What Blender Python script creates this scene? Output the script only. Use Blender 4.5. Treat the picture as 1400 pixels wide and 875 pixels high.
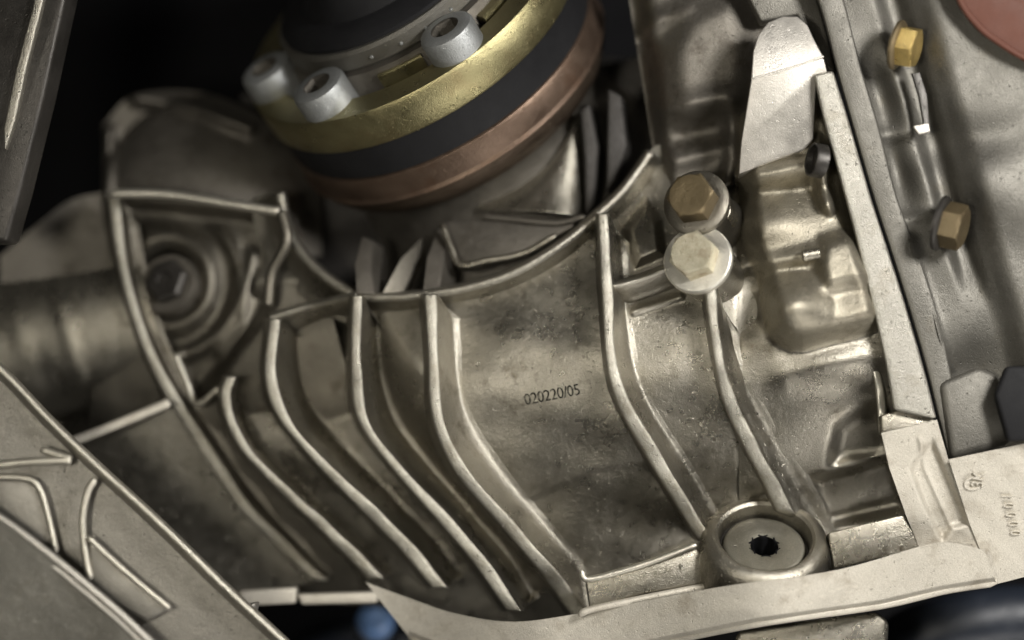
import bpy, bmesh, math, random
import numpy as np
from mathutils import Vector, Matrix
random.seed(4); rng = np.random.default_rng(4)
for o in list(bpy.data.objects): bpy.data.objects.remove(o)
scn = bpy.context.scene; C = scn.collection
R = math.radians
# ------------------------------------------------------------------ camera, light, exposure
PX = 0.0002                      # metres per unit of tracing (0.2 mm)
DIST = 2500.0                    # camera distance in the same units
cam = bpy.data.cameras.new('camera'); co = bpy.data.objects.new('camera', cam); C.objects.link(co)
co.location = (0, -DIST*PX, 0); co.rotation_euler = (R(90), 0, 0)
cam.sensor_width = 36; cam.lens = 36*DIST/1400; cam.clip_start = 0.01; cam.clip_end = 20
cam.dof.use_dof = True; cam.dof.focus_distance = 0.495; cam.dof.aperture_fstop = 2.8
scn.camera = co
w = bpy.data.worlds.new('World'); scn.world = w; w.use_nodes = True
wn = w.node_tree.nodes; wl = w.node_tree.links
bg = wn['Background']; bg.inputs[1].default_value = .95
tc = wn.new('ShaderNodeTexCoord'); ns = wn.new('ShaderNodeTexNoise'); cr = wn.new('ShaderNodeValToRGB')
ns.inputs['Scale'].default_value = 2.2; ns.inputs['Detail'].default_value = 1.5
wl.new(tc.outputs['Generated'], ns.inputs['Vector']); wl.new(ns.outputs[0], cr.inputs[0]); wl.new(cr.outputs[0], bg.inputs[0])
cr.color_ramp.elements[0].position = .38; cr.color_ramp.elements[0].color = (.006, .006, .006, 1)
cr.color_ramp.elements[1].position = .68; cr.color_ramp.elements[1].color = (.085, .08, .07, 1)
def lamp(name, loc, target, size, power, col, sy=None):
    l = bpy.data.lights.new(name, 'AREA'); l.energy = power; l.color = col; l.size = size
    if sy: l.shape = 'RECTANGLE'; l.size_y = sy
    o = bpy.data.objects.new(name, l); C.objects.link(o); o.location = loc
    o.rotation_euler = (Vector(target)-Vector(loc)).to_track_quat('-Z', 'Y').to_euler()
lamp('workshop_lamp', (.235, -.30, .13), (.05, 0, -.04), .08, 2.1, (1, .97, .925))
lamp('inspection_lamp', (-.13, -.46, -.005), (.06, 0, -.01), .06, .85, (1, .94, .81))
lamp('low_fill', (.42, -.26, -.52), (.05, 0, -.06), .24, 2.3, (1, .96, .9))  # fill light added from below, no lamp known there
scn.view_settings.view_transform = 'Standard'; scn.view_settings.look = 'None'
scn.view_settings.exposure = 0.0; scn.view_settings.gamma = 1
scn.render.engine = 'CYCLES'

# ------------------------------------------------------------------ helpers
def P(x, y, h=0.0):
    k = (DIST-h)/DIST*PX
    return Vector(((x-700)*k, -h*PX, (437.5-y)*k))
def PA(x, y, h):
    k = (DIST-h)/DIST*PX
    return np.stack([(x-700)*k, -h*PX, (437.5-y)*k], -1)
def root(name, label, cat, at=(0, 0, 0), group=None):
    o = bpy.data.objects.new(name, None); C.objects.link(o); o.empty_display_size = .01
    o.location = P(*at); o['label'] = label; o['category'] = cat
    if group: o['group'] = group
    bpy.context.view_layer.update()
    return o
def link(name, me, mat, parent=None, label=None, smooth=40):
    o = bpy.data.objects.new(name, me); C.objects.link(o)
    if mat: me.materials.append(mat)
    me.polygons.foreach_set('use_smooth', [True]*len(me.polygons))
    if smooth < 180: me.set_sharp_from_angle(angle=R(smooth))
    if parent:
        o.parent = parent
        M = Matrix.Identity(4); q = parent
        while q: M = Matrix.LocRotScale(q.location, q.rotation_euler, q.scale) @ M if q.type == 'EMPTY' else M; q = q.parent
        if parent.type == 'EMPTY': me.transform(M.inverted())
        else:
            M2 = Matrix.Identity(4); q = parent
            while q and q.type != 'EMPTY': q = q.parent
            if q: me.transform(Matrix.Translation(-q.location))
    if label: o['label'] = label
    return o
def mesh(verts, faces):
    me = bpy.data.meshes.new('m'); me.from_pydata([tuple(v) for v in verts], [], faces); me.validate(); me.update(); return me
def curve(pts, n, smooth=True):
    """resample a polyline (k,d) to n points, Catmull-Rom smoothed, by arc length"""
    p = np.array(pts, float)
    if smooth and len(p) > 2:
        out = []
        q = np.vstack([2*p[0]-p[1], p, 2*p[-1]-p[-2]])
        for i in range(1, len(q)-2):
            t = np.linspace(0, 1, 16, endpoint=False)[:, None]
            a, b, c, d = q[i-1], q[i], q[i+1], q[i+2]
            out.append(.5*((2*b)+(-a+c)*t+(2*a-5*b+4*c-d)*t**2+(-a+3*b-3*c+d)*t**3))
        p = np.vstack(out+[p[-1:]])
    s = np.r_[0, np.cumsum(np.linalg.norm(np.diff(p[:, :2], axis=0), axis=1))]
    t = np.linspace(0, s[-1], n)
    return np.stack([np.interp(t, s, p[:, k]) for k in range(p.shape[1])], 1)
def gridfaces(nr, nc, flip=False, closed=False):
    f = []
    for i in range(nr-1):
        for j in range(nc if closed else nc-1):
            k = (j+1) % nc
            q = (i*nc+j, i*nc+k, (i+1)*nc+k, (i+1)*nc+j)
            f.append(q[::-1] if flip else q)
    return f
def sdist(x, y, poly):
    """signed distance to a polygon, positive inside"""
    x = np.asarray(x, float); y = np.asarray(y, float)
    d = np.full(x.shape, 1e9); ins = np.zeros(x.shape, bool)
    n = len(poly)
    for i in range(n):
        ax, ay = poly[i]; bx, by = poly[(i+1) % n]
        ex, ey = bx-ax, by-ay; L = ex*ex+ey*ey+1e-9
        t = np.clip(((x-ax)*ex+(y-ay)*ey)/L, 0, 1)
        d = np.minimum(d, np.hypot(x-ax-t*ex, y-ay-t*ey))
        c = ((ay > y) != (by > y)) & (x < ex*(y-ay)/(ey if abs(ey) > 1e-9 else 1e-9)+ax)
        ins ^= c
    return np.where(ins, d, -d)
def smoothpoly(p): return [tuple(q) for q in curve(list(p)+[p[0]], len(p)*4)[:-1]]
def sstep(t): t = np.clip(t, 0, 1); return t*t*(3-2*t)
def plateau(x, y, poly, hgt, soft=6, out=2):
    return hgt*sstep((sdist(x, y, poly)+out)/(soft+out))
def cdist(x, y, pts):
    x = np.asarray(x, float); d = np.full(x.shape, 1e9)
    for i in range(len(pts)-1):
        ax, ay = pts[i][:2]; bx, by = pts[i+1][:2]; ex, ey = bx-ax, by-ay; L = ex*ex+ey*ey+1e-9
        t = np.clip(((x-ax)*ex+(y-ay)*ey)/L, 0, 1)
        d = np.minimum(d, np.hypot(x-ax-t*ex, y-ay-t*ey))
    return d
def ridge(x, y, pts, hgt, sig):
    return hgt*np.exp(-(cdist(x, y, pts)/sig)**2)
def gauss(x, y, cx, cy, rx, ry, hgt, ang=0):
    c, s = math.cos(R(ang)), math.sin(R(ang)); u = (x-cx)*c+(y-cy)*s; v = -(x-cx)*s+(y-cy)*c
    return hgt*np.exp(-(u/rx)**2-(v/ry)**2)
def dome(x, y, cx, cy, rx, ry, hgt):
    q = 1-((x-cx)/rx)**2-((y-cy)/ry)**2
    return hgt*np.sqrt(np.clip(q, 0, 1))
def patch(name, a, b, hf, nu, nv, mat, parent, smooth=True, label=None, ang=180, blur=0):
    """sheet between curve a and curve b (each traced), relief from hf"""
    A = curve(a, nu, smooth); B = curve(b, nu, smooth)
    t = np.linspace(0, 1, nv)[:, None]
    X = A[None, :, 0]*(1-t)+B[None, :, 0]*t; Y = A[None, :, 1]*(1-t)+B[None, :, 1]*t
    H = np.array(hf(X, Y), float)
    for _ in range(blur):
        G = np.pad(H, 1, mode='edge'); G = (G[:-2]+2*G[1:-1]+G[2:])/4; H = (G[:, :-2]+2*G[:, 1:-1]+G[:, 2:])/4
    V = PA(X, Y, H).reshape(-1, 3)
    # orientation: normal toward the camera (-Y)
    me = mesh(V, gridfaces(nv, nu)); 
    if sum(p.normal.y*p.area for p in me.polygons) > 0: me.flip_normals()
    return link(name, me, mat, parent, label, ang)
def loft(name, rows, n, mat, parent, label=None, smooth=True, sub=1, ang=180, caps=True, crest=None):
    """rows: list of curves of (x,y,h)"""
    Rw = [curve(r, n, smooth) for r in rows]
    V = np.stack(Rw)                                # nr, n, 3
    pts = PA(V[..., 0], V[..., 1], V[..., 2]).reshape(-1, 3)
    fs = gridfaces(len(rows), n)
    if caps:
        nr = len(rows)
        fs.append(tuple(i*n for i in range(nr))); fs.append(tuple(i*n+n-1 for i in reversed(range(nr))))
    me = mesh(pts, fs)
    if sum(p.normal.y*p.area for p in me.polygons) > 0: me.flip_normals()
    o = link(name, me, mat, parent, label, ang)
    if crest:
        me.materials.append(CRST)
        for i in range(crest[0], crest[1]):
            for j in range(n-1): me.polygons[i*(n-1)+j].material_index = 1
    if sub:
        m = o.modifiers.new('subdivision', 'SUBSURF'); m.levels = sub; m.render_levels = sub
    return o
def frame(axis, up=(0, 0, 1)):
    z = Vector(axis).normalized(); x = Vector(up).cross(z)
    if x.length < 1e-3: x = Vector((1, 0, 0)).cross(z)
    x.normalize(); y = z.cross(x); return Matrix((x, y, z)).transposed()
def lathe(name, centre, axis, prof, mat, parent, n=96, label=None, ang=35, roll=0, wob=None):
    """prof: list of (radius, along) in tracing units, axis in camera-ish coordinates (right, up, toward)"""
    ax = Vector((axis[0], -axis[2], axis[1])); M = frame(ax); c = P(*centre)
    V = []
    for (r, a) in prof:
        for j in range(n):
            t = 2*math.pi*j/n+roll
            rr = r*(1+(wob(t) if wob else 0))
            V.append(c+M@Vector((rr*math.cos(t)*PX, rr*math.sin(t)*PX, a*PX)))
    me = mesh(V, gridfaces(len(prof), n, closed=True))
    bm = bmesh.new(); bm.from_mesh(me); bmesh.ops.remove_doubles(bm, verts=bm.verts, dist=1e-7)
    bmesh.ops.recalc_face_normals(bm, faces=bm.faces); bm.to_mesh(me); bm.free()
    return link(name, me, mat, parent, label, ang)
def prism(name, poly, h, depth, mat, parent, lean=(.3, .35), bev=1.5, label=None, seg=3, hf=None, smooth=False, ang=35):
    """closed outline given a real thickness; h may be a number or one per corner"""
    if smooth:
        q = curve(list(poly)+[poly[0]], max(24, len(poly)*5))[:-1]; poly = [tuple(p) for p in q]
    hs = [h if not hasattr(h, '__len__') else h[i] for i in range(len(poly))] if hf is None else [float(hf(np.array(p[0]), np.array(p[1])))+h for p in poly]
    bm = bmesh.new()
    f = [bm.verts.new(P(p[0], p[1], hh)) for p, hh in zip(poly, hs)]
    off = Vector((lean[0]*depth*PX, depth*PX, -lean[1]*depth*PX))
    b = [bm.verts.new(v.co+off) for v in f]
    n = len(f)
    bm.faces.new(f); bm.faces.new(b[::-1])
    for i in range(n): bm.faces.new((f[(i+1) % n], f[i], b[i], b[(i+1) % n]))
    bmesh.ops.recalc_face_normals(bm, faces=bm.faces)
    if bev:
        eds = [e for e in bm.edges if e.calc_face_angle(0) > .3]
        bmesh.ops.bevel(bm, geom=eds, offset=bev*PX, segments=seg, affect='EDGES', profile=.5, clamp_overlap=True)
    me = bpy.data.meshes.new('m'); bm.to_mesh(me); bm.free()
    return link(name, me, mat, parent, label, ang)
def tube(name, path, r, mat, parent, n=12, label=None, k=40, flat=1.0):
    """round bar along a traced path of (x,y,h)"""
    q = curve(path, k); pts = [P(*p) for p in q]; V = []
    for i, p in enumerate(pts):
        t = (pts[min(i+1, k-1)]-pts[max(i-1, 0)]).normalized()
        s = t.cross(Vector((0, -1, 0))).normalized(); u = s.cross(t)
        rr = r if not hasattr(r, '__len__') else np.interp(i/(k-1), np.linspace(0, 1, len(r)), r)
        e = 1.0 if 0 < i < k-1 else .55
        for j in range(n):
            a = 2*math.pi*j/n; V.append(p+(s*math.cos(a)+u*math.sin(a)*flat)*rr*e*PX)
    fs = gridfaces(k, n, closed=True); fs.append(tuple(range(n))[::-1]); fs.append(tuple((k-1)*n+j for j in range(n)))
    me = mesh(V, fs); bm = bmesh.new(); bm.from_mesh(me); bmesh.ops.recalc_face_normals(bm, faces=bm.faces); bm.to_mesh(me); bm.free()
    return link(name, me, mat, parent, label, 50)
# ------------------------------------------------------------------ materials
def metal(name, base, base2, rough, metallic=.85, grain=1.0, dirt=.0, dirtcol=(.05, .04, .028), scale=1.0, edge=.0, spec=.5, mottle=.08, streak=None, peel=0):
    m = bpy.data.materials.new(name); m.use_nodes = True; nt = m.node_tree; N = nt.nodes; L = nt.links
    b = N['Principled BSDF']; t = N.new('ShaderNodeNewGeometry')
    def noise(s, d=4, r=.6):
        n = N.new('ShaderNodeTexNoise'); n.inputs['Scale'].default_value = s*scale; n.inputs['Detail'].default_value = d; n.inputs['Roughness'].default_value = r
        L.new(t.outputs['Position'], n.inputs['Vector']); return n.outputs[0]
    def ramp(src, a, c, v0=0., v1=1.):
        r = N.new('ShaderNodeMapRange'); r.inputs[1].default_value = a; r.inputs[2].default_value = c; r.inputs[3].default_value = v0; r.inputs[4].default_value = v1
        L.new(src, r.inputs[0]); return r.outputs[0]
    def mix(f, a, c):
        x = N.new('ShaderNodeMix'); x.data_type = 'RGBA'; L.new(f, x.inputs[0])
        for i, v in ((6, a), (7, c)):
            if isinstance(v, tuple): x.inputs[i].default_value = (*v, 1)
            else: L.new(v, x.inputs[i])
        return x.outputs[2]
    big = noise(45, 5, .65); mid = noise(260, 4, .6); fine = noise(2600, 3, .7)
    col = mix(ramp(big, .38, .64), base, base2)
    spk = mix(ramp(fine, .35, .7), tuple(v*(1-mottle*2) for v in base), tuple(min(1, v*(1+mottle)) for v in base2))
    x = N.new('ShaderNodeMix'); x.data_type = 'RGBA'; x.inputs[0].default_value = .45; L.new(col, x.inputs[6]); L.new(spk, x.inputs[7]); col = x.outputs[2]
    if dirt:
        d1 = noise(95, 6, .7); f = ramp(d1, .62-dirt*.22, .74, 0, .85)
        col = mix(f, col, dirtcol)
    if edge:
        r = ramp(t.outputs['Pointiness'], .505, .56, 0, edge); col = mix(r, col, tuple(min(1, v*1.6) for v in base))
    pits = noise(1100, 2, .5); col = mix(ramp(pits, .69, .76, 0, .45*min(1, grain)), col, tuple(v*.35 for v in base))
    L.new(col, b.inputs['Base Color'])
    rv = N.new('ShaderNodeMath'); rv.operation = 'ADD'; L.new(ramp(mid, .3, .7, rough-.07, rough+.07), rv.inputs[0]); L.new(ramp(big, .35, .65, -.05, .07), rv.inputs[1])
    L.new(rv.outputs[0], b.inputs['Roughness']); b.inputs['Metallic'].default_value = metallic
    b.inputs['Specular IOR Level'].default_value = spec
    bp = N.new('ShaderNodeBump'); bp.inputs['Strength'].default_value = .55*grain; bp.inputs['Distance'].default_value = .00022; 
    ad = N.new('ShaderNodeMath'); ad.operation = 'SUBTRACT'; L.new(fine, ad.inputs[0]); L.new(ramp(pits, .66, .76, 0, 1.0), ad.inputs[1]); L.new(ad.outputs[0], bp.inputs['Height'])
    b2 = N.new('ShaderNodeBump'); b2.inputs['Strength'].default_value = .26*grain; b2.inputs['Distance'].default_value = .0005; L.new(mid, b2.inputs['Height']); L.new(bp.outputs[0], b2.inputs['Normal'])
    last = b2
    if peel:
        b4 = N.new('ShaderNodeBump'); b4.inputs['Strength'].default_value = peel; b4.inputs['Distance'].default_value = .00035
        L.new(noise(620, 2, .5), b4.inputs['Height']); L.new(b2.outputs[0], b4.inputs['Normal']); last = b4
    if streak:
        mp = N.new('ShaderNodeMapping'); mp.inputs['Scale'].default_value = streak[1]; mp.inputs['Rotation'].default_value = streak[0]
        L.new(t.outputs['Position'], mp.inputs[0]); n = N.new('ShaderNodeTexNoise'); n.inputs['Scale'].default_value = 100; n.inputs['Detail'].default_value = 3; L.new(mp.outputs[0], n.inputs['Vector'])
        b3 = N.new('ShaderNodeBump'); b3.inputs['Strength'].default_value = .5; b3.inputs['Distance'].default_value = .0002; L.new(n.outputs[0], b3.inputs['Height']); L.new(last.outputs[0], b3.inputs['Normal']); last = b3
    L.new(last.outputs[0], b.inputs['Normal'])
    return m
CAST = metal('cast_aluminium', (.225, .21, .175), (.33, .31, .265), .31, .94, 1.1, .25, (.10, .085, .06), edge=.6, peel=.22)
CRST = metal('pale_rib_crest', (.29, .275, .235), (.45, .43, .375), .36, .88, 1.6, .6, (.17, .15, .11), edge=.5)  # paler tone than the sides of ribs and rim
SHADE = metal('recess_shade_black', (.03, .028, .026), (.06, .055, .05), .6, .6, 1.0, 0)  # recess shade put into the colour, near-black metal behind the rim
BRWN = metal('brownish_aluminium', (.13, .12, .10), (.20, .185, .155), .38, .9, 1.2, .4, (.06, .05, .035), edge=.6)  # darker, browner cast metal with random dirt patches
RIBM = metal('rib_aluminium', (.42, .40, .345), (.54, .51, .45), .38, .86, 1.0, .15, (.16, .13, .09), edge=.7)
GOLD = metal('stained_aluminium', (.25, .23, .185), (.35, .32, .25), .47, .90, 1.1, .3, (.12, .10, .07), edge=.6, peel=.3)
DARKC = metal('dark_aluminium', (.12, .11, .095), (.19, .175, .15), .50, .8, 1.2, .4, (.05, .04, .03), edge=.5)  # dark base tone for upper casting, hub and rear parts
GREYC = metal('grey_bell_aluminium', (.105, .10, .088), (.155, .148, .13), .50, .75, 1.0, .2, (.12, .11, .09), edge=.4)
BLAST = metal('sandblasted_aluminium', (.46, .43, .37), (.60, .565, .49), .55, .5, 1.4, .4, (.32, .28, .22), edge=.2)
PLUG = metal('dull_plug_steel', (.20, .19, .155), (.28, .265, .22), .42, .8, 1.0, .35, (.16, .14, .1), edge=.5)
MACH = metal('machined_aluminium', (.56, .54, .48), (.66, .64, .58), .36, .8, .6, .1, (.3, .27, .2), edge=.5)
SHEET = metal('sheet_metal', (.42, .40, .365), (.50, .475, .43), .45, .78, .8, .0, edge=.3)
ZINC = metal('yellow_zinc', (.20, .18, .095), (.33, .295, .165), .33, .92, 1.0, .6, (.2, .14, .07), edge=.5)
COPP = metal('rusty_copper_ring', (.11, .075, .055), (.17, .12, .088), .38, .8, .8, .3, (.12, .07, .045), edge=.4)
GOLDB = metal('gold_zinc_bolt', (.42, .38, .27), (.66, .62, .48), .40, .85, 2.6, .5, (.22, .14, .07), scale=1.6, mottle=.2)
BRASS = metal('bright_brass_bolt', (.52, .38, .13), (.68, .52, .22), .34, .9, 1.8, .4, (.2, .13, .05), scale=1.4)
DULLB = metal('dull_brass_bolt', (.13, .10, .055), (.18, .14, .08), .45, .75, 1.2, .25, (.15, .1, .06), scale=1.4)
CAPM = metal('grey_coated_screw', (.26, .27, .27), (.36, .37, .37), .42, .65, 1.0, .2, (.2, .2, .18))
LIPM = metal('flange_lip_aluminium', (.25, .24, .21), (.35, .335, .295), .42, .82, 1.8, .35, (.2, .18, .14), edge=.7)
HUBM = metal('dark_brown_steel', (.075, .055, .04), (.12, .09, .065), .42, .8, 1.0, .3)
RUB = metal('black_rubber', (.007, .007, .008), (.012, .012, .013), .65, .0, .4, 0, spec=.2)
BLK = metal('dark_underbody', (.003, .003, .0035), (.006, .006, .007), .8, .0, .5, 0, spec=.1)
HOLE = metal('oily_dark_steel', (.03, .028, .025), (.06, .055, .05), .4, .6, .6, 0)
RED = metal('red_brown_paint', (.075, .03, .02), (.10, .042, .03), .6, .0, .3, .3, (.05, .03, .02), spec=.15)
NAVY = metal('navy_rubber_hose', (.010, .013, .02), (.018, .023, .034), .4, .0, .5, 0)
BLUE = metal('blue_plastic', (.10, .19, .40), (.16, .27, .50), .4, .0, .3, 0)
INK = metal('black_stamp_ink', (.012, .012, .01), (.03, .03, .025), .6, .0, 1, 0, spec=.1)
SUBF = metal('grey_subframe_aluminium', (.21, .20, .18), (.29, .275, .245), .44, .8, 1.0, .3, (.13, .12, .1), edge=.8)

# ------------------------------------------------------------------ backdrop
bd = patch('background', [(-700, -500), (2100, -500)], [(-700, 1400), (2100, 1400)],
           lambda x, y: -900+60*np.sin(x/260)+40*np.sin(y/190+x/400), 30, 24, BLK, None)
bd['kind'] = 'structure'

# ------------------------------------------------------------------ gearbox housing
def HB(x, y):
    """the broad barrel of the casing"""
    x = np.asarray(x, float); y = np.asarray(y, float)
    tilt = .18*(x-800)-.08*np.sqrt((x-800)**2+110**2)
    v = y-(505-.12*(x-800))
    return tilt-.40*np.sqrt(v*v+75**2)+30+.02*v
PANEL_A = [(640, 440), (700, 425), (790, 360), (806, 430), (812, 520), (842, 600), (905, 690), (940, 742), (800, 775), (690, 615), (652, 560)]
def HW(x, y):
    h = HB(x, y)
    h = h-4*np.exp(-((x-745)/40)**2-((y-400)/50)**2)-60*sstep((575-x+(y-500)*.62)/90)*sstep((y-380)/60)
    # cast pad between the rim and the bolt bosses
    h = h+plateau(x, y, [(850, 312), (884, 268), (905, 300), (912, 350), (868, 368)], 20, 14)
    h = h+ridge(x, y, [(866, 426), (930, 406)], 6, 5)
    # shallow step in the wall (mould line)
    h = h-plateau(x, y, [(700, 690), (812, 640), (880, 630), (990, 725), (800, 805)], 2.5, 9)
    h = h+1.2*np.sin(x/19+y/31)+.8*np.sin(y/13-x/47)
    return h
def HW3(x, y): return HW(x, y)-4*sstep((x-1003)/12)
gb = root('gearbox_housing', 'large ribbed cast aluminium gearbox housing filling the middle of the picture', 'gearbox', (760, 830, -60))
RIM = [(385, 262), (398, 318), (430, 362), (482, 398), (532, 404), (580, 400), (640, 390), (702, 370), (764, 334), (815, 292), (852, 256), (888, 206)]
wall_top = [(392, 300)]+RIM[2:]+[(925, 192), (985, 190), (1060, 200)]
wall_bot = [(505, 800), (540, 832), (620, 850), (700, 862), (790, 838), (880, 815), (970, 798), (1075, 800)]
patch('casing_wall', wall_top, wall_bot, HW3, 380, 300, CAST, gb)
patch('casing_wall', [(392, 300), (345, 400), (308, 512), (301, 545), (322, 605), (378, 668), (440, 727), (505, 800)], [(392, 300), (505, 800)], HW, 160, 60, CAST, gb)
def rib(name, crest, foot, rise, wd=11, mat=CAST, hf=HW, left=9, drop=0, n=90, rise_end=None, label=None, parent=None):
    n0 = 60
    c = curve(crest, n0); f = curve(foot, n0)
    t = np.linspace(0, 1, n0)
    rs = rise+( (rise_end-rise)*t if rise_end is not None else 0)
    rs = rs+1.3*np.sin(t*17+crest[0][0])+.8*np.sin(t*41)
    hfv = hf(f[:, 0], f[:, 1]); kx = np.arange(n0); hfv = np.array([np.average(hfv, weights=np.exp(-((kx-q)/5)**2)) for q in kx]); hc = hfv+rs
    wv = wd*(1.32+.62*sstep((t-.35)/.3)+.08*np.sin(t*13+crest[0][1])+.05*np.sin(t*31))
    def row(x, y, h): return np.stack([x, y, h], 1)
    side = np.clip(f[:, 0]-c[:, 0]-wv, 3, None)
    rows = [row(c[:, 0]-left, c[:, 1], hfv-50), row(c[:, 0]-2, c[:, 1], hc-18), row(c[:, 0]-1.2, c[:, 1], hc-9), row(c[:, 0]+.3, c[:, 1], hc-2.6), row(c[:, 0]+2.2, c[:, 1], hc-.4), row(c[:, 0]+wv*.5, c[:, 1]+.3, hc+.2),
            row(c[:, 0]+wv-2.4, c[:, 1]+.5, hc-.6), row(c[:, 0]+wv-.5, c[:, 1]+.8, hc-2.8), row(c[:, 0]+wv+1., c[:, 1]+1, hc-8)]
    for u, k in ((.22, .62), (.44, .32), (.64, .15), (.82, .06), (.95, .02)):
        a = c[:, 0]+wv+1.5; yy = c[:, 1]*(1-u)+f[:, 1]*u
        rows.append(row(a+(f[:, 0]-a)*u, yy, hfv+rs*k))
    g = f+np.array([6, 1]); rows.append(row(g[:, 0], g[:, 1], hf(g[:, 0], g[:, 1])+.6))
    g = f+np.array([13, 2]); rows.append(row(g[:, 0], g[:, 1], hf(g[:, 0], g[:, 1])-3))
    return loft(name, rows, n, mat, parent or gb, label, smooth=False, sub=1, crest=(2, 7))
rib('rib', [(308, 512), (301, 545), (322, 605), (378, 668), (440, 727), (505, 792)], [(330, 520), (332, 560), (350, 605), (405, 660), (462, 715), (530, 780)], 98, 12)
rib('rib', [(368, 432), (361, 510), (378, 568), (428, 630), (500, 704), (548, 752), (592, 806)], [(424, 474), (424, 545), (446, 583), (500, 640), (560, 702), (600, 745), (628, 785)], 106, 13)
rib('rib', [(481, 400), (479, 500), (488, 572), (530, 634), (600, 714), (650, 774), (694, 838)], [(516, 444), (524, 520), (546, 582), (602, 652), (664, 722), (706, 772), (728, 815)], 96, 12)
rib('rib', [(579, 398), (584, 480), (590, 570), (620, 642), (680, 714), (738, 782), (786, 850)], [(620, 432), (630, 530), (652, 590), (718, 680), (776, 748), (792, 775), (799, 835)], 60, 13)
rib('rib', [(816, 288), (822, 400), (829, 500), (848, 562), (888, 632), (926, 694), (956, 742)], [(850, 330), (856, 420), (868, 494), (886, 545), (910, 588), (940, 634), (975, 700)], 40, 12)
rib('rib', [(962, 385), (972, 470), (987, 545), (1014, 606), (1040, 655), (1062, 700)], [(998, 450), (1008, 490), (1030, 540), (1072, 612), (1105, 670), (1136, 735)], 40, 12)
# horizontal webs
def web(name, path, foot, rise, wd=7, **k):
    n0 = 40; c = curve(path, n0); f = curve(foot, n0); hfv = HW(f[:, 0], f[:, 1]); hc = hfv+rise
    def row(dx, dy, h): return np.stack([c[:, 0]+dx, c[:, 1]+dy, h], 1)
    rows = [row(-2, -7, hfv-30), row(0, -2, hc-10), row(0, 0, hc-2), row(0, wd*.5, hc), row(0, wd, hc-3)]
    for u, kk in ((.3, .7), (.6, .35), (.85, .1)):
        g = c+np.array([0, wd]); g = g*(1-u)+f*u; rows.append(np.stack([g[:, 0], g[:, 1], hfv+rise*kk], 1))
    rows.append(np.stack([f[:, 0]+1, f[:, 1]+9, hfv-3], 1))
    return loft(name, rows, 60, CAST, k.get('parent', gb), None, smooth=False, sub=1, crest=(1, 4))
web('web', [(822, 380), (838, 388), (872, 380), (918, 362)], [(838, 404), (860, 412), (890, 404), (936, 386)], 34, 6)
web('web', [(368, 432), (400, 422), (440, 411), (488, 400)], [(424, 480), (440, 466), (470, 452), (512, 442)], 56, 7)
# rim: rounded lip round the output opening
def rimrows():
    c = curve(RIM, 80); n = len(c)
    t = np.gradient(c, axis=0); t /= np.linalg.norm(t, axis=1)[:, None]; nn = np.stack([-t[:, 1], t[:, 0]], 1)   # pointing down (into wall)
    base = HB(c[:, 0], c[:, 1])+38+8*np.sin(np.linspace(0, 9, n))*.2
    base = np.maximum(base, -145+0*base)
    rows = []
    for off, dh in ((-6, -70), (-5, -20), (-3.5, -5), (0, 0), (5, -.5), (9, -4), (12, -12), (17, -24), (24, -33), (34, -38), (44, -42)):
        q = c+nn*off; rows.append(np.stack([q[:, 0], q[:, 1], base+dh], 1))
    return rows
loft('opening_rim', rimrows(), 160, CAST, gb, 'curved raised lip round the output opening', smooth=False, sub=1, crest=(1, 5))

# recess behind the rim with its webs
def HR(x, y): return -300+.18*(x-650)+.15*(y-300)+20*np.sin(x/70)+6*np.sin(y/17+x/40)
patch('recess_floor', [(330, 130), (640, 120), (960, 60)], [(360, 430), (640, 440), (930, 330)], HR, 160, 90, SHADE, gb)
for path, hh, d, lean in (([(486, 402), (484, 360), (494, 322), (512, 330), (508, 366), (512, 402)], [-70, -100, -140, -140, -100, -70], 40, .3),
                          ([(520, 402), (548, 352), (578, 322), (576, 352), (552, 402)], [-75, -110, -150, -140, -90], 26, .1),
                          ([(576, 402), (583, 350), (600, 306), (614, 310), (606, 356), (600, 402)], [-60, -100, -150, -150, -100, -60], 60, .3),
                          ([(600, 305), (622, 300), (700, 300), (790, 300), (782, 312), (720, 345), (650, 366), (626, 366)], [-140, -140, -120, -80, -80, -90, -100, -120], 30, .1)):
    prism('web', path, hh, d, DARKC if d != 26 else BRWN, gb, (lean, .2), 4, seg=3)
tube('web', [(604, 306, -125), (615, 335, -112), (630, 362, -100), (668, 356, -92), (716, 346, -85), (760, 322, -75)], 5, CAST, gb, label='bent web edge behind the lip')
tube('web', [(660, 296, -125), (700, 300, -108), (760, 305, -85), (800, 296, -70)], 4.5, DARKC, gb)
# the vertical stiffeners seen right of the output flange
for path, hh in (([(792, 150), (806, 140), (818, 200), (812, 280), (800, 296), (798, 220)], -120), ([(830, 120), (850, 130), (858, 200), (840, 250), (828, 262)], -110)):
    prism('web', path, hh, 60, SHADE, gb, (.2, .1), 5)
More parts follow.
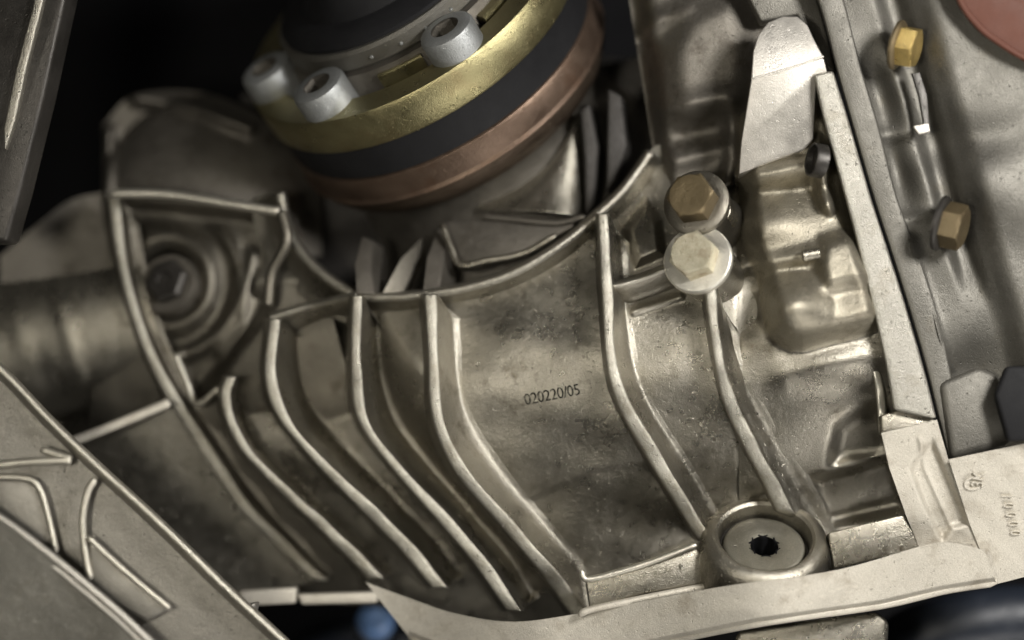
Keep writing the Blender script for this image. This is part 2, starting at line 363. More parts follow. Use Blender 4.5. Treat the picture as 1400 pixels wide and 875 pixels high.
# ---- bolts
def hexbolt(centre, axis, rh, hh, rf, tf, mats, parent, label, roll=0, chamfer=.12, name='hex_bolt', washer='bolt_flange', boss=None):
    ax = Vector((axis[0], -axis[2], axis[1])); M = frame(ax); c = P(*centre)
    bm = bmesh.new(); n = 6; rings = []
    fine = 48
    def hexr(t): 
        a = (t % (math.pi/3))-math.pi/6; return rh*math.cos(math.pi/6)/math.cos(a)
    levels = [(1, 0), (1, hh*.84), (.985, hh*.93), ('c', .97, hh*.99), ('c', .90, hh), ('c', .6, hh-.8), ('c', .01, hh-1.2)]
    for lv in levels:
        rg = []
        for j in range(fine):
            t = 2*math.pi*j/fine
            r = hexr(t)*lv[0] if lv[0] != 'c' else rh*.885*lv[1]
            if lv[0] != 'c' and lv[1] > 0: r = min(r, rh*1.0)
            rg.append(bm.verts.new(c+M@Vector((r*math.cos(t+roll)*PX, r*math.sin(t+roll)*PX, (lv[1] if lv[0] != 'c' else lv[2])*PX))))
        rings.append(rg)
    for a, b in zip(rings, rings[1:]):
        for j in range(fine): bm.faces.new((a[j], a[(j+1) % fine], b[(j+1) % fine], b[j]))
    bmesh.ops.remove_doubles(bm, verts=bm.verts, dist=1e-7)
    bmesh.ops.recalc_face_normals(bm, faces=bm.faces)
    me = bpy.data.meshes.new('m'); bm.to_mesh(me); bm.free()
    o = link(name, me, mats[0], parent, label, 28)
    lathe(washer, centre, axis, [(rh*.5, -1), (rf, -tf), (rf, -1.5), (rf-2, .5), (rh*1.02, 2.2), (rh*.5, 2.6)], mats[1], o, 72)
    if boss: lathe('boss', (centre[0], centre[1], centre[2]), axis, boss, mats[2], parent, 64, ang=60)
    return o
BX = (-.36, .27, .89)
hexbolt((953, 354, 62), BX, 32, 30, 47, 10, (GOLDB, MACH, CAST), gb, 'lower hex bolt with speckled golden head on a pale round flange', roll=.35,
        boss=[(30, -1), (44, -9), (44, -14), (40, -24), (40, -75), (44, -110)])
hexbolt((951, 276, 50), BX, 33, 30, 45, 10, (DULLB, BRWN, BRWN), gb, 'upper hex bolt with dull brown brass head', roll=.12,
        boss=[(30, -1), (44, -9), (44, -14), (40, -24), (40, -75), (44, -110)])
lathe('dowel_sleeve', (985, 290, 30), BX, [(0, 8), (14, 8), (16, 6), (17, -30)], CAST, gb, 32)
# ---- drain plug in its boss
PX_AX = (0, .79, .61)
pc = (1046, 738, 20)
lathe('plug_boss', pc, PX_AX, [(54, -22), (60, -22), (61, -3), (63, 5), (67, 8), (72, 8), (80, 4), (85, -4), (87, -12), (88, -24), (90, -40), (92, -60)], CAST, gb, 128,
      label='round raised boss round the drain plug', wob=lambda t: .012*math.sin(2*t+1)+.006*math.sin(5*t))
pl = lathe('drain_plug', pc, PX_AX, [(19, -12), (24, -10.4), (36, -10), (48, -10.4), (52, -10.5), (55, -12.5), (56, -15), (57, -20)], PLUG, gb, 96, label='flat round drain plug with a dark star socket')
# star socket of the plug
def star(t): return 1+.14*math.cos(6*t)
lathe('socket', pc, PX_AX, [(22, -11), (19.5, -11.4), (18.5, -13), (18, -15), (17.5, -54), (0, -56)], BLK, pl, 96, ang=30, wob=lambda t: .13*math.cos(6*t))
lathe('sealing_ring', pc, PX_AX, [(57, -21), (57, -18), (60, -17.5), (60.5, -21)], HOLE, pl, 96)
# ---- lobe casting on the right (valve cover bulge) and the wall below it
LOBE = smoothpoly([(1004, 150), (1006, 235), (1012, 300), (1016, 340), (1034, 385), (1040, 430), (1052, 462), (1084, 482), (1130, 474), (1200, 452), (1215, 420), (1180, 300), (1140, 140)])
BOSS3 = smoothpoly([(1136, 580), (1165, 558), (1210, 556), (1226, 622), (1165, 640), (1128, 642)])
BOSS1 = smoothpoly([(1117, 322), (1160, 312), (1200, 330), (1212, 392), (1170, 396), (1128, 402), (1112, 370)])
BOSS2 = smoothpoly([(1112, 190), (1125, 186), (1142, 260), (1144, 290), (1124, 292), (1112, 260)])
def HL(x, y):
    h = HW(x, np.maximum(y, 190))-5*sstep((1014-x)/9)
    h = h+plateau(x, y, LOBE, 52, 32, 3)+24*sstep((275-y)/60)
    h = h+ridge(x, y, [(1010, 243), (1060, 236), (1112, 224)], 22, 15)
    h = h-ridge(x, y, [(1012, 268), (1060, 262), (1130, 255)], 9, 12)
    h = h+gauss(x, y, 1065, 304, 58, 30, 20, -5)
    h = h+ridge(x, y, [(1020, 362), (1060, 356), (1112, 346)], 12, 11)-ridge(x, y, [(1024, 382), (1060, 374), (1105, 366)], 8, 10)
    h = h+gauss(x, y, 1084, 420, 40, 34, 30)+dome(x, y, 1086, 424, 54, 50, 10)
    h = h+plateau(x, y, BOSS1, 24, 22)+plateau(x, y, BOSS2, 30, 12)
    # lower wall: fold under the lobe, tube band, steps
    h = h-gauss(x, y, 1015, 425, 26, 22, 26)+ridge(x, y, [(1000, 443), (1030, 441)], 7, 5)
    h = h+ridge(x, y, [(1075, 512), (1130, 498), (1200, 482)], 14, 26)
    h = h-plateau(x, y, BOSS3, 24, 22)
    h = h-plateau(x, y, [(1100, 652), (1222, 618), (1246, 700), (1130, 726)], 24, 14)
    h = h-12*sstep((y-(655-(x-1100)*.26))/10)*sstep((x-1000)/70)
    h = h+1.0*np.sin(x/17+y/29)+.9*np.sin(y/11-x/37)
    return h
sc_ = patch('side_cover', [(1003, 120), (1060, 110), (1135, 95)], [(1012, 790), (1130, 780), (1275, 756)], HL, 190, 420, CAST, gb, label='smooth bulging cover with a golden sheen', blur=16)
sc_.data.materials.append(GOLD)
px_ = np.array([((v.co.x+gb.location.x), -(v.co.y+gb.location.y), (v.co.z+gb.location.z)) for v in sc_.data.vertices])/PX
kk_ = DIST/(DIST-px_[:, 1]); sd_ = sdist(px_[:, 0]*kk_+700, 437.5-px_[:, 2]*kk_, LOBE) > 1
for p_ in sc_.data.polygons: p_.material_index = int(sd_[p_.vertices[0]])
# wall block under the steps
prism('ledge', [(1132, 728), (1240, 702), (1258, 752), (1140, 778)], 30, 40, CAST, gb, (.1, .2), 3)
# small threaded hole and pin of the cover
lathe('threaded_hole', (1110, 218, 68), (-.96, .16, .22), [(0, -8), (18, -8), (20, 0), (22, 1), (23, -1), (23, -16)], HOLE, gb, 48)
_hp = float(HL(np.array(1108.), np.array(348.)))
tube('pin', [(1097, 350, _hp+6), (1108, 348, _hp+6), (1120, 346, _hp+6)], 8, CAST, gb, 24, 'short steel pin in the cover')
# ---- mating flange lip
fl = [(1113, 100), (1126, 160), (1148, 240), (1172, 330), (1194, 420), (1212, 500), (1223, 562)]
fr = [(1138, 96), (1161, 170), (1190, 270), (1216, 350), (1241, 430), (1264, 510), (1280, 574)]
def strip(name, L_, R_, hl, hr, depth, mat, parent, label=None, n=50, bev=3):
    a = curve(L_, n); b = curve(R_, n)
    hl = hl+.8*np.sin(np.linspace(0, 23, n)); hr = hr+0*hl
    def row(p, dx, h): return np.stack([p[:, 0]+dx, p[:, 1], h], 1)
    rows = [row(a, -1, hl-depth), row(a, -1.5, hl-bev*2), row(a, 0, hl-bev*.6), row(a, bev, hl), row(b, -bev, hr), row(b, 0, hr-bev*.6), row(b, .6, hr-bev*2), row(b, .8, hr-depth)]
    return loft(name, rows, n*2, mat, parent, label, smooth=False, sub=1)
strip('mating_flange', fl, fr, 74, 72, 80, LIPM, gb, 'long pale flange lip beside the dark seam')
strip('flange_lip', [(1180, 480), (1196, 520), (1203, 592)], [(1187, 480), (1206, 520), (1214, 592)], 40, 40, 30, MACH, gb, bev=2)
prism('flange_step', [(1204, 568), (1240, 556), (1276, 572), (1280, 577), (1206, 594)], 58, 34, CAST, gb, (.05, .1), 3)
# lower broad flange, pale sand-blasted
def HF(x, y): return 48-.35*(y-600)*.6+.04*(x-1000)+.8*np.sin(x/21)+.6*np.sin(y/15)
def HF2(x, y):
    h = HF(x, y)
    h = h-plateau(x, y, [(1244, 640), (1256, 622), (1275, 600), (1292, 640), (1326, 716), (1302, 722), (1288, 742), (1262, 690)], 10, 6)
    h = h+ridge(x, y, [(1258, 600), (1264, 640), (1300, 720)], 3, 3)
    return h
patch('flange_foot', [(1205, 592), (1216, 640), (1240, 708), (1262, 760), (1280, 800)], [(1281, 574), (1300, 640), (1326, 716), (1344, 760), (1358, 800)], HF2, 130, 60, BLAST, gb, smooth=False, blur=3)
def HP(x, y): return 22+np.exp(-((x-1046)/130)**2)*66-.25*(y-800)+.05*(x-1000)+1.0*np.sin(x/33)
BB = [(560, 872), (640, 905), (740, 915), (900, 880), (1040, 852), (1205, 828), (1290, 808), (1362, 797)]
def HP2(x, y):
    h = HP(x, y)-75*sstep((760-x)/260)
    d = cdist(x, y, BB)
    return h-14*(1-sstep(d/9))+1.5*gauss(x, y, 1010, 835, 60, 12, 1)+.8*np.sin(x/13+y/7)
patch('base_flange', [(500, 796), (560, 818), (620, 838), (700, 850), (795, 838), (975, 804), (1140, 780), (1262, 746), (1300, 742), (1346, 752)], BB, HP2, 300, 60, BLAST, gb, label='pale flat flange along the bottom of the housing')
tube('flange_edge', [(x, y-2, float(HP2(np.array(float(x)), np.array(float(y))))-4) for x, y in curve(BB, 24)], 7, BLAST, gb, k=90)
# block with worn cast letters
prism('ledge', [(800, 792), (880, 772), (952, 750), (968, 764), (974, 796), (880, 812), (806, 832)], 14, 30, CAST, gb, (.05, .3), 3)
tube('ledge_edge', [(792, 842, 12), (806, 834, 14), (880, 818, 15), (974, 800, 16)], 5, BLAST, gb)
tube('ledge_edge', [(795, 780, 18), (803, 792, 17), (850, 781, 18), (900, 765, 20), (952, 745, 24)], 4.5, RIBM, gb)
def HN(x, y): return -20+.02*(x-800)-.3*(y-850)
# lumps at the lower ends of the ribs
for cx, cy, rx, hh in ():
    prism('foot_pad', [(cx-rx, cy-6), (cx-rx*.4, cy-16), (cx+rx*.5, cy-12), (cx+rx, cy+8), (cx+rx*.3, cy+30), (cx-rx*.7, cy+26)], hh, 30, CAST, gb, (.1, .1), 6, smooth=True)

# ---- text conforming to a surface
def text(name, s, x0, y0, size, ang, hf, lift, mat, parent, thick=.0, squeeze=.8, extr=None, label=None, spacing=1.0, bold=0):
    cu = bpy.data.curves.new('t', 'FONT'); cu.body = s; cu.size = size; cu.space_character = spacing; cu.offset = bold
    cu.extrude = thick; cu.bevel_depth = 0
    o = bpy.data.objects.new('t', cu); C.objects.link(o); bpy.context.view_layer.update()
    me = bpy.data.meshes.new_from_object(o.evaluated_get(bpy.context.evaluated_depsgraph_get()))
    bpy.data.objects.remove(o)
    c_, s_ = math.cos(R(ang)), math.sin(R(ang))
    for v in me.vertices:
        u, w_, z = v.co.x*squeeze, v.co.y, v.co.z
        x = x0+u*c_-w_*s_; y = y0-(u*s_+w_*c_)
        v.co = P(x, y, float(hf(np.array(x), np.array(y)))+lift+z)
    return link(name, me, mat, parent, label, 40)
_nt = INK.node_tree; _b = _nt.nodes['Principled BSDF']; _n = _nt.nodes.new('ShaderNodeTexNoise'); _n.inputs['Scale'].default_value = 900; _n.inputs['Detail'].default_value = 3
_g = _nt.nodes.new('ShaderNodeNewGeometry'); _nt.links.new(_g.outputs['Position'], _n.inputs['Vector'])
_m = _nt.nodes.new('ShaderNodeMapRange'); _m.inputs[1].default_value = .36; _m.inputs[2].default_value = .52; _m.inputs[3].default_value = .15; _m.inputs[4].default_value = .9
_nt.links.new(_n.outputs[0], _m.inputs[0]); _nt.links.new(_m.outputs[0], _b.inputs['Alpha'])
text('stamped_number', '020220/05', 718, 554, 22, 11, HW, 2.2, INK, gb, .3, .86, label='small black ink number 020220/05', spacing=.96, bold=.03)
for i in range(7):   # worn cast marks
    gx = 822+i*18; gy = 812-i*5.5
    text('worn_letter', 'SHCEAVI'[i], gx, gy+2, 16, 13, lambda x, y: np.array(14.), .5, CAST, gb, 1.2, .9)

# ------------------------------------------------------------------ bell housing on the right
bh = root('bell_housing', 'grey cast bell housing bolted on right of the long seam', 'bell housing', (1330, 800, 0))
sl = [(1100, -40), (1122, 10), (1145, 96), (1166, 170), (1195, 270), (1221, 350), (1246, 430), (1269, 510), (1284, 572), (1298, 628)]
sr = [(1140, -40), (1156, 10), (1178, 96), (1200, 170), (1226, 270), (1256, 350), (1282, 430), (1300, 510), (1310, 560), (1330, 620)]
def HBell(x, y):
    h = 40+.10*(x-1200)-.02*(y-300)
    # position of the second seam line
    xs = 1214+(y-20)*.285
    h = h+26*sstep((x-xs-22)/50)                      # the bell bulges out right of the bolted edge
    h = h-20*sstep((x-xs+14)/18)*sstep((xs+34-x)/18)*sstep((430-y)/90)      # groove where the bolts sit
    h = h-gauss(x, y, 1204, 135, 52, 20, 26, 73)-gauss(x, y, 1226, 235, 50, 18, 26, 73)
    h = h+gauss(x, y, 1204, 186, 30, 8, 8, -10)+gauss(x, y, 1240, 300, 30, 8, 8, -10)
    h = h+ridge(x, y, [(1245, 330), (1270, 420), (1296, 500)], 9, 7)
    h = h-gauss(x, y, 1330, 520, 60, 45, 26, -30)
    h = h-gauss(x, y, 1330, 190, 90, 30, 14, -10)
    h = h+gauss(x, y, 1370, 250, 70, 60, 16)
    h = h+1.2*np.sin(x/23+y/31)+1.*np.sin(y/17-x/41)
    return h
patch('bell_wall', [(1130, -40), (1150, 10), (1172, 96), (1194, 170), (1222, 270), (1250, 350), (1276, 430), (1296, 510), (1306, 560), (1318, 620)],
      [(1460, -40), (1460, 96), (1460, 200), (1460, 300), (1460, 400), (1460, 500), (1460, 560), (1460, 596)], HBell, 330, 150, GREYC, bh, smooth=False, blur=10)
strip('bell_flange', sl, sr, 50, 52, 60, GREYC, bh, 'flat grey flange just right of the seam')
prism('lower_block', [(1284, 522), (1338, 500), (1366, 512), (1374, 560), (1384, 606), (1300, 628)], 58, 50, GREYC, bh, (.1, .2), 10)
def HT(x, y): return 64-.25*(y-620)+.02*(x-1300)+.5*np.sin(x/9)*np.sin(y/7)
patch('bell_foot', [(1297, 628), (1325, 714), (1343, 760), (1357, 800)], [(1450, 596), (1450, 660), (1450, 710), (1450, 776)], HT, 120, 80, BLAST, bh, smooth=False, label='pale flat foot with raised cast marks')
# raised cast marks, worn
text('cast_mark', 'C', 1318, 672, 26, 8, HT, .4, BLAST, bh, 3.2, 1.3)
text('cast_mark', '3K', 1344, 668, 24, 82, HT, .4, BLAST, bh, 3.2, .8)
for i in range(5):
    text('cast_mark', '10000'[i], 1362+i*4, 686+i*12, 24, -82, HT, .4, BLAST, bh, 3.2, .6) if False else \
    text('cast_mark', '10000'[i], 1384+i*3.2, 682+i*12.5, 22, 90, HT, .4, BLAST, bh, 3.2, .62)
SX = (.25, .45, .62)
# bolts seen from the side
hexbolt((1230, 62, 78), (.86, -.24, .44), 28, 24, 33, 5, (BRASS, DULLB, GREYC), bh, 'upper bolt with bright gold head', roll=.2)
hexbolt((1290, 306, 86), (.86, -.24, .44), 31, 28, 37, 6, (DULLB, HOLE, GREYC), bh, 'lower bolt with dull brown head', roll=.5)
0 and prism('dark_socket', [(1214, 14), (1262, 8), (1284, 60), (1290, 108), (1262, 112), (1240, 60)], 44, 14, BLK, bh, (.1, .1), 5, smooth=True)
0 and prism('dark_socket', [(1278, 262), (1312, 254), (1330, 290), (1344, 340), (1330, 352), (1300, 330)], 56, 14, HOLE, bh, (.1, .1), 5, smooth=True)
cl = root('clip', 'narrow shiny steel clip with an upturned end between the two gold bolts', 'clip', (1262, 180, 60))
prism('clip_strap', [(1246, 100), (1258, 98), (1268, 130), (1272, 176), (1262, 182), (1250, 178), (1262, 168), (1256, 132)], 70, 6, HOLE, cl, (.1, .1), 1.5)
prism('clip_end', [(1248, 172), (1270, 168), (1272, 180), (1256, 184)], 76, 8, SHEET, cl, (.1, .1), 1.5)
0 and prism('clip_tail', [(1268, 226), (1280, 224), (1290, 262), (1278, 266)], 62, 6, GREYC, cl, (.1, .1), 1.5)

# ------------------------------------------------------------------ sheet tab
tb = root('metal_tab', 'tall smooth grey metal tab with a rounded top above the golden cover', 'metal tab', (1060, 240, 60))
tabtop = [(1027, 108), (1030, 70), (1036, 48), (1050, 30), (1070, 22), (1090, 22), (1104, 34), (1114, 56), (1126, 78)]
prism('tab_tip', tabtop, [72, 66, 61, 56, 52, 52, 56, 63, 72], 10, SHEET, tb, (.12, .15), 2, label='brighter rounded tip above the fold', seg=3)
prism('tab_plate', [(1027, 109), (1126, 79), (1132, 104), (1116, 110), (1112, 190), (1096, 206), (1010, 238), (1013, 195)], [72, 72, 68, 62, 40, 36, 26, 40], 40, SHEET, tb, (.1, .1), 2)
tube('fold_line', [(1027, 108, 72), (1060, 99, 72.5), (1095, 88, 72.5), (1126, 77, 72)], 1.6, SHEET, tb, 8)
# ------------------------------------------------------------------ dark upper casting
uc = root('upper_casting', 'dark casting with rounded shoulders above the two hex bolts', 'casting', (950, 230, -60))
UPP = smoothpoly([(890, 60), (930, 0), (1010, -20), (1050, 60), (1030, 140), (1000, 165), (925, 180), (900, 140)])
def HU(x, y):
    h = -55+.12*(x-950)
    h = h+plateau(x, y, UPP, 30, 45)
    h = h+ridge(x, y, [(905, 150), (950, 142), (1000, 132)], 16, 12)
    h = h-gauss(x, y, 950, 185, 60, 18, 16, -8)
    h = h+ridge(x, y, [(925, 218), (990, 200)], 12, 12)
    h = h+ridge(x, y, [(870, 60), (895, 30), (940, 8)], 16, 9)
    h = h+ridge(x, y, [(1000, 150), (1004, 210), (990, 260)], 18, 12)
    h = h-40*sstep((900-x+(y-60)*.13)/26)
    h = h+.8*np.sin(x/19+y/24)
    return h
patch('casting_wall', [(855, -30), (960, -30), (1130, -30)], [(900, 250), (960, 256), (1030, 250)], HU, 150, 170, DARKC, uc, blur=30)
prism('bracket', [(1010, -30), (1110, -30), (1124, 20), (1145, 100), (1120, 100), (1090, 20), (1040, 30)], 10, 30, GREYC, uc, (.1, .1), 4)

# ------------------------------------------------------------------ output flange
AX = (-.447, .685, .575)
def axp(t, h0=-215):
    """point on the flange axis; t in image units from the back of the yellow ring"""
    s = t/.818
    b = P(572, 49, h0); d = Vector((AX[0], -AX[2], AX[1]))*(-s*PX)
    q = b+d; h = -q.y/PX; k = (DIST-h)/DIST*PX
    return (700+q.x/k, 437.5-q.z/k, h)
of = root('output_flange', 'round output flange with yellow, black and copper coloured rings at the top', 'output flange', axp(80))
S = 1.0/.818; RR = 240*1.075
c0 = axp(0)
lathe('yellow_ring', c0, AX, [(RR-2, 0), (RR, 3*S), (RR, 42*S), (RR-3, 46*S), (RR-44, 47*S), (RR-47, 44*S), (RR-49, 25*S), (RR-100, 25*S)], ZINC, of, 160, label='yellow zinc plated ring')
lathe('rubber_ring', c0, AX, [(RR-4, 0), (RR-5, -2), (RR-5, -43*S), (RR-9, -45*S), (RR-30, -45*S)], RUB, of, 160, label='wide black rubber ring')
lathe('copper_ring', c0, AX, [(RR-9, -44*S), (RR-5, -46*S), (RR-3, -50*S), (RR-3, -76*S), (RR-1, -78*S), (RR+1, -80*S), (RR-1, -82*S), (RR-16, -84*S)], COPP, of, 160, label='copper coloured ring with a bright edge')
lathe('hub_skirt', c0, AX, [(RR-14, -82*S), (RR-8, -84*S), (RR-8, -96*S), (RR-14, -104*S), (RR-22, -112*S), (RR-60, -118*S)], HUBM, of, 160, label='dark brown hub skirt below the copper ring')
lathe('hub', c0, AX, [(RR-50, 20*S), (RR-70, 23*S), (RR-75, 60*S), (RR-100, 64*S), (RR-100, 20*S)], DARKC, of, 120)
# axes in the plane of the flange
axv = Vector((AX[0], -AX[2], AX[1])); Mf = frame(axv)
def onring(angle_deg, rad, along):
    """angle in image sense: 0 = along the long axis up-right, 90 = down toward the viewer"""
    u = Vector((math.cos(R(33.2)), 0, math.sin(R(33.2)))); v = axv.cross(u)
    if v.z > 0: v = -v
    b = P(*c0)+axv*along*PX+(u*math.cos(R(angle_deg))+v*math.sin(R(angle_deg)))*rad*PX
    h = -b.y/PX; k = (DIST-h)/DIST*PX
    return (700+b.x/k, 437.5-b.z/k, h)
lathe('boot_clamp', c0, AX, [(RR-84, 62*S), (RR-80, 66*S), (RR-80, 84*S), (RR-84, 88*S), (RR-92, 88*S)], GREYC, of, 120, label='grey clamp band with small rivets')
lathe('rubber_boot', c0, AX, [(RR-88, 60*S), (RR-90, 92*S), (RR-104, 100*S), (RR-130, 104*S), (RR-150, 130*S), (RR-140, 150*S), (20, 190*S)], RUB, of, 96, label='black rubber boot')
for a in (74, 88, 101, 116, 60):
    lathe('rivet', onring(a, RR-80, 74*S), (.2, -.5, .7), [(0, 3), (2.2, 2), (3, 0), (3, -3)], CAPM, of, 12)
pos = {}
for i, (a, lab) in enumerate(((139, 'grey socket head screw, the one standing lowest on the flange'), (83, 'grey socket head screw beside the yellow bar'), (180, 'blurred grey socket head screw at the far left of the flange'))):
    cc = onring(a, RR-43, 28*S)
    sc = lathe('socket_screw', cc, AX, [(21, 60), (32, 60), (38, 57), (40, 52), (40, 5), (41.5, 3), (41.5, -2)], CAPM, of, 64, label=lab)
    # hex socket
    V = []
    ax_ = Mf
    lathe('socket', cc, AX, [(25, 59.2), (22, 58), (21, 40), (0, 38)], DARKC, sc, 6, ang=20, roll=.4+i*.3)
def pad(a0, a1, r0, r1, l0, l1, mat, name, label=None):
    V = []; n = 14
    for rr, al in ((r0, l0), (r0, l1-2), (r0+2, l1), (r1-2, l1), (r1, l1-2), (r1, l0)):
        for j in range(n):
            q = onring(a0+(a1-a0)*j/(n-1), rr, al); V.append(P(*q))
    fs = gridfaces(6, n); fs += [tuple(i*n for i in range(6)), tuple(i*n+n-1 for i in reversed(range(6)))]
    me = mesh(V, fs); bm = bmesh.new(); bm.from_mesh(me); bmesh.ops.recalc_face_normals(bm, faces=bm.faces)
    bm.to_mesh(me); bm.free()
    return link(name, me, mat, of, label, 40)
pad(96, 117, RR-82, RR-68, 20, 66, ZINC, 'yellow_bar', 'bright yellow bar between two screws')
pad(96, 116, RR-62, RR-50, 28, 42, ZINC, 'yellow_bar')
pad(42, 66, RR-80, RR-56, 20, 60, ZINC, 'yellow_bar')
lathe('carrier', c0, AX, [(RR-30, -100*S), (RR-46, -122*S), (RR-48, -150*S), (RR-34, -185*S), (RR-6, -215*S), (RR+40, -245*S)], DARKC, of, 120, label='dark bearing carrier under the rings')  # dark colour stands in for the shadow under the rings
loft('carrier_web', [[(812, 140, -190), (806, 210, -170), (800, 262, -150), (792, 300, -120)], [(796, 150, -150), (790, 215, -130), (782, 262, -112), (774, 294, -96)],
                     [(772, 200, -140), (752, 238, -128), (735, 262, -120), (722, 288, -110)], [(748, 228, -150), (720, 252, -142), (700, 268, -136), (672, 290, -126)], [(740, 226, -190), (700, 250, -180), (680, 262, -170), (650, 286, -150)]], 40, CAST, gb, label='curved cast web beside the rings', sub=2)

# ------------------------------------------------------------------ rear cover on the left
rc = root('rear_cover', 'blurred cast rear cover with a recessed bolt on the left', 'cover', (240, 830, -180))
def HC(x, y):
    h = -150+.26*(x-400)*1.0-.05*(y-500)
    h = h-.30*np.sqrt((y-470)**2+80**2)+25
    return np.maximum(h, -330)
POCK = [(158, 268), (384, 290), (378, 420), (330, 480), (280, 552), (258, 556), (178, 425)]
def HC2(x, y):
    h = HC(x, y)
    h = h-plateau(x, y, POCK, 26, 20)
    d = np.hypot(x-228, (y-384)*.95)
    h = h+24*np.exp(-((d-58)/15)**2)*(x > 196)+14*np.exp(-((d-98)/9)**2)*(x > 240)*(y > 310)
    h = h-38*sstep((40-d)/14)
    h = h+ridge(x, y, [(345, 350), (330, 440), (300, 480)], 12, 8)+ridge(x, y, [(240, 480), (262, 540)], 12, 6)
    h = h+1.2*np.sin(x/23+y/17)
    return h
patch('cover_wall', [(150, 262), (270, 274), (386, 290), (400, 330), (440, 380)], [(120, 600), (180, 720), (260, 790), (400, 822), (560, 830)], HC2, 230, 260, BRWN, rc, smooth=False, blur=6)
rib('rib', [(146, 266), (158, 350), (178, 432), (214, 520), (262, 600), (318, 686), (378, 748), (428, 795)], [(176, 300), (184, 350), (204, 432), (240, 515), (292, 592), (344, 668), (400, 732), (446, 780)], 34, 12, hf=HC, parent=rc, mat=BRWN, label='long curved rib down the cover')
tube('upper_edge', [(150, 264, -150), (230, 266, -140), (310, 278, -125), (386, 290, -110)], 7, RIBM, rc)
tube('side_edge', [(384, 288, -110), (392, 330, -100), (372, 372, -110), (366, 420, -112)], 8, BRWN, rc)
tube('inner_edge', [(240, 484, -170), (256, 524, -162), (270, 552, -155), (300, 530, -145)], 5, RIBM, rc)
sb = lathe('recessed_bolt', (228, 384, -190), (-.3, .3, .9), [(0, 4), (12, 4), (14, 8), (28, 8), (34, 4), (36, -20)], HOLE, rc, 6, ang=20, label='dark recessed bolt', roll=.3)
lathe('bolt_washer', (228, 388, -196), (-.3, .3, .9), [(30, 2), (44, 2), (46, -2), (46, -20)], DARKC, sb, 48)
# rear lobe and tube on the far left
def HD(x, y):
    h = -360+dome(x, y, 290, 320, 170, 190, 120)+ridge(x, y, [(190, 135), (270, 148), (340, 175)], 24, 10)+ridge(x, y, [(150, 180), (146, 270)], 20, 8)
    return h
patch('rear_lobe', [(140, 170), (190, 128), (300, 132), (400, 190), (440, 230)], [(140, 320), (220, 330), (300, 340), (400, 350), (440, 350)], HD, 120, 80, DARKC, rc)
def HX(x, y):
    v = y-(470+(x-20)*-.22)
    h = -305+105*np.sqrt(np.clip(1-(v/118)**2, 0, 1))+.1*(x-100)
    h = h+ridge(x, y, [(78, 408), (110, 520), (120, 600)], 3, 12)+ridge(x, y, [(20, 430), (50, 540)], 2, 14)
    return h
patch('axle_tube', [(-30, 392), (100, 375), (190, 358)], [(-30, 640), (105, 606), (240, 550)], HX, 110, 130, CAST, rc, label='wide cast axle tube at the left edge')
tube('tube_edge', [(98, 604, -110), (150, 584, -112), (232, 550, -120)], 7, BLAST, rc)
def HQ(x, y): return -175+.2*(x-200)*.5-.22*(y-600)
patch('lower_wall', [(60, 625), (105, 604), (232, 552), (262, 600)], [(60, 850), (250, 840), (330, 815), (430, 795)], HQ, 100, 90, CAST, rc, smooth=False)
patch('back_step', [(0, 350), (60, 300), (100, 272), (150, 262)], [(0, 420), (60, 405), (100, 395), (170, 372)], lambda x, y: -300+.1*(y-300), 40, 30, DARKC, rc)
for cx, cy, rx, ry in ((365, 816, 40, 13), (462, 818, 56, 9)):
    prism('foot_pad', [(cx-rx, cy-ry*.6), (cx+rx, cy-ry), (cx+rx*.96, cy+ry*.7), (cx-rx*.9, cy+ry)], -120, 30, BLAST, rc, (0, .1), 4)

# ------------------------------------------------------------------ foreground subframe, lower left
sf = root('subframe', 'blurred grey cast subframe with a long bright edge in the lower left corner', 'subframe', (150, 900, 150))
edge = [(-30, 478), (15, 520), (70, 578), (135, 640), (190, 690), (245, 742), (310, 806), (390, 880), (440, 930)]
eh = [130, 130, 132, 134, 136, 138, 140, 142, 144]
def offs(p, dx, dy): return [(a+dx, b+dy) for a, b in p]
def HS(x, y): return 95+.02*x
patch('frame_web', [(-30, 486), (15, 528), (135, 650), (245, 752), (390, 890), (430, 925)], [(-30, 700), (15, 735), (90, 800), (160, 855), (215, 905), (240, 925)], HS, 120, 50, SUBF, sf, smooth=False)
loft('frame_edge', [[(a-8, b+8, h-40) for (a, b), h in zip(edge, eh)], [(a-4, b+4, h-4) for (a, b), h in zip(edge, eh)], [(a-1, b+1, h) for (a, b), h in zip(edge, eh)],
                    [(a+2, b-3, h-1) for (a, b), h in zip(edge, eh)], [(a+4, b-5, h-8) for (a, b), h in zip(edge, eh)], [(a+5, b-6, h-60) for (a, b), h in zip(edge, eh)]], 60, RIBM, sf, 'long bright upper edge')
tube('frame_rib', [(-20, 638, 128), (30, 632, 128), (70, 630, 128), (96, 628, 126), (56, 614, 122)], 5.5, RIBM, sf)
prism('frame_pad', [(-30, 652), (34, 654), (52, 664), (64, 700), (78, 756), (40, 735), (-30, 690)], 118, 20, SUBF, sf, (.1, .1), 6, smooth=False)
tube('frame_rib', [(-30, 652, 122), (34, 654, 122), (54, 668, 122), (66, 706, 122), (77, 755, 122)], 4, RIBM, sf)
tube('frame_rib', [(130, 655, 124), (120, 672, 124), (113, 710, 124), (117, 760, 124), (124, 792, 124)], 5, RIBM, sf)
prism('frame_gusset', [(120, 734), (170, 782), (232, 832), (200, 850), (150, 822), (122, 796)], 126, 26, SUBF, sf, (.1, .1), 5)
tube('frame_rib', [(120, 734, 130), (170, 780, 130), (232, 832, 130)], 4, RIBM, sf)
fp = root('front_plate', 'pale beige metal plate with a rolled edge in the bottom left corner', 'plate', (60, 900, 190))
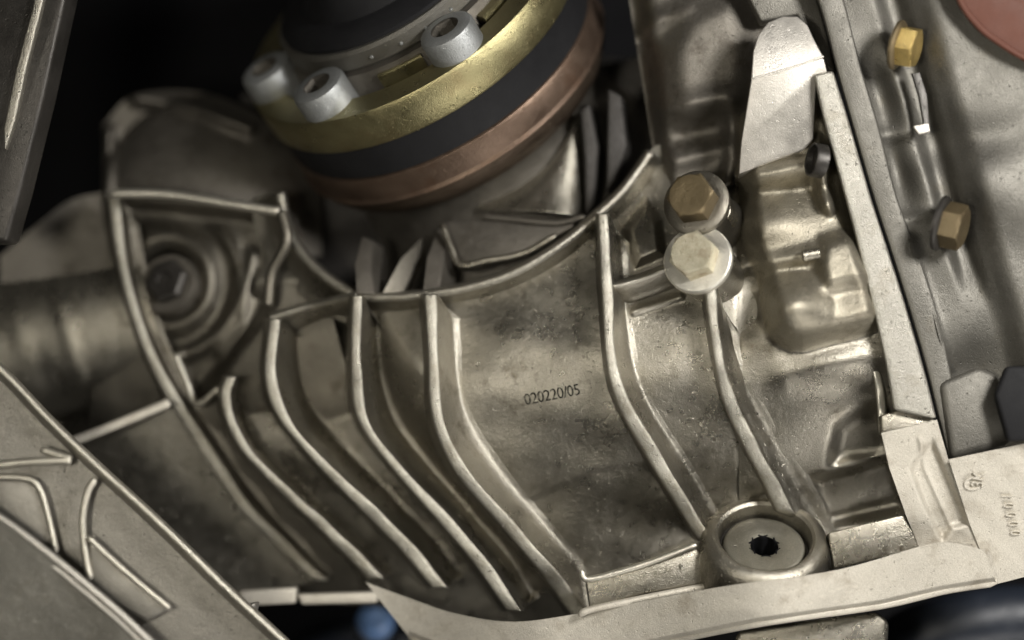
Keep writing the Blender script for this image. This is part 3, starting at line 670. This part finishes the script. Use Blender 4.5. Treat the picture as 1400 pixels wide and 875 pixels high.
patch('plate_face', [(-40, 690), (15, 722), (100, 790), (170, 850), (230, 910), (250, 935)], [(-40, 935), (0, 935), (60, 935), (100, 935), (150, 935), (180, 935)], lambda x, y: 160-.3*(y-800), 80, 60, LIPM, fp, smooth=False)
tube('rolled_edge', [(-40, 682, 166), (15, 718, 166), (60, 752, 166), (100, 784, 166), (170, 844, 166), (240, 912, 166), (262, 935, 166)], 5, SHEET, fp)
tube('rolled_edge', [(-40, 694, 164), (15, 730, 164), (60, 764, 164), (100, 796, 164), (170, 856, 164), (240, 924, 164)], 4, SHEET, fp)
prism('bracket_foot', [(300, 838), (350, 822), (330, 905), (250, 905), (225, 860), (260, 838)], 60, 30, SUBF, sf, (.1, .1), 6)

# ------------------------------------------------------------------ strut, top left
st = root('strut', 'dark strut with one bright edge in the upper left corner', 'strut', (20, 300, 30))
prism('strut_bar', [(-30, -30), (95, -30), (84, 20), (60, 130), (28, 260), (8, 330), (-30, 330)], 20, 40, HOLE, st, (.2, .1), 6)
prism('strut_edge', [(50, -30), (64, -30), (56, 12), (36, 90), (20, 165), (6, 205), (4, 175), (22, 90), (44, 10)], 30, 14, CRST, st, (.1, .1), 3, label='bright edge')  # pale strip along the dark bar

# ------------------------------------------------------------------ small things at the frame edges
rp = root('red_panel', 'red-brown painted panel cut off by the upper right corner', 'panel', (1400, 60, 120))
prism('panel_face', [(1302, -30), (1318, 10), (1345, 42), (1395, 76), (1450, 100), (1450, -30)], 110, 16, RED, rp, (.1, .1), 3, smooth=False)
tube('panel_lip', [(1302, -28, 112), (1316, 8, 112), (1340, 38, 112), (1366, 58, 112), (1400, 79, 112), (1450, 102, 112)], 4.5, RED, rp)
hs = tube('hose', [(1190, 950, -260), (1230, 890, -250), (1290, 862, -240), (1380, 846, -230), (1470, 850, -220)], 50, NAVY, None, 32)
hs['label'] = 'thick dark navy hose under the pale flange at the lower right'; hs['category'] = 'hose'
h2 = tube('hose', [(370, 930, -420), (430, 880, -420), (500, 866, -420), (560, 880, -420), (600, 940, -420)], 30, NAVY, None, 32)
h2['label'] = 'blurred dark hose arching up from the bottom edge behind the blue fitting'; h2['category'] = 'hose'
cn = root('blue_fitting', 'small blurred bright blue plastic fitting at the bottom edge', 'fitting', (520, 870, -120))
lathe('fitting_body', (514, 848, -330), (.1, .35, .9), [(0, 16), (14, 17), (24, 10), (30, -4), (30, -30)], BLUE, cn, 32)
lathe('fitting_collar', (514, 854, -340), (.1, .35, .9), [(22, 2), (32, 0), (34, -8), (34, -30)], NAVY, cn, 32)
prism('lower_casting', [(1010, 862), (1120, 846), (1200, 836), (1216, 850), (1210, 935), (980, 935)], -10, 40, CAST, None, (.1, .2), 8)
lc = bpy.data.objects['lower_casting']; lc['label'] = 'dull grey block of casting just below the pale flange at the bottom'; lc['category'] = 'casting'
pg = prism('dark_plug', [(1360, 540), (1376, 500), (1450, 500), (1450, 600), (1378, 604)], 92, 20, RUB, None, (.1, .1), 6)
pg['label'] = 'black rubber plug at the right edge above the pale foot'; pg['category'] = 'plug'
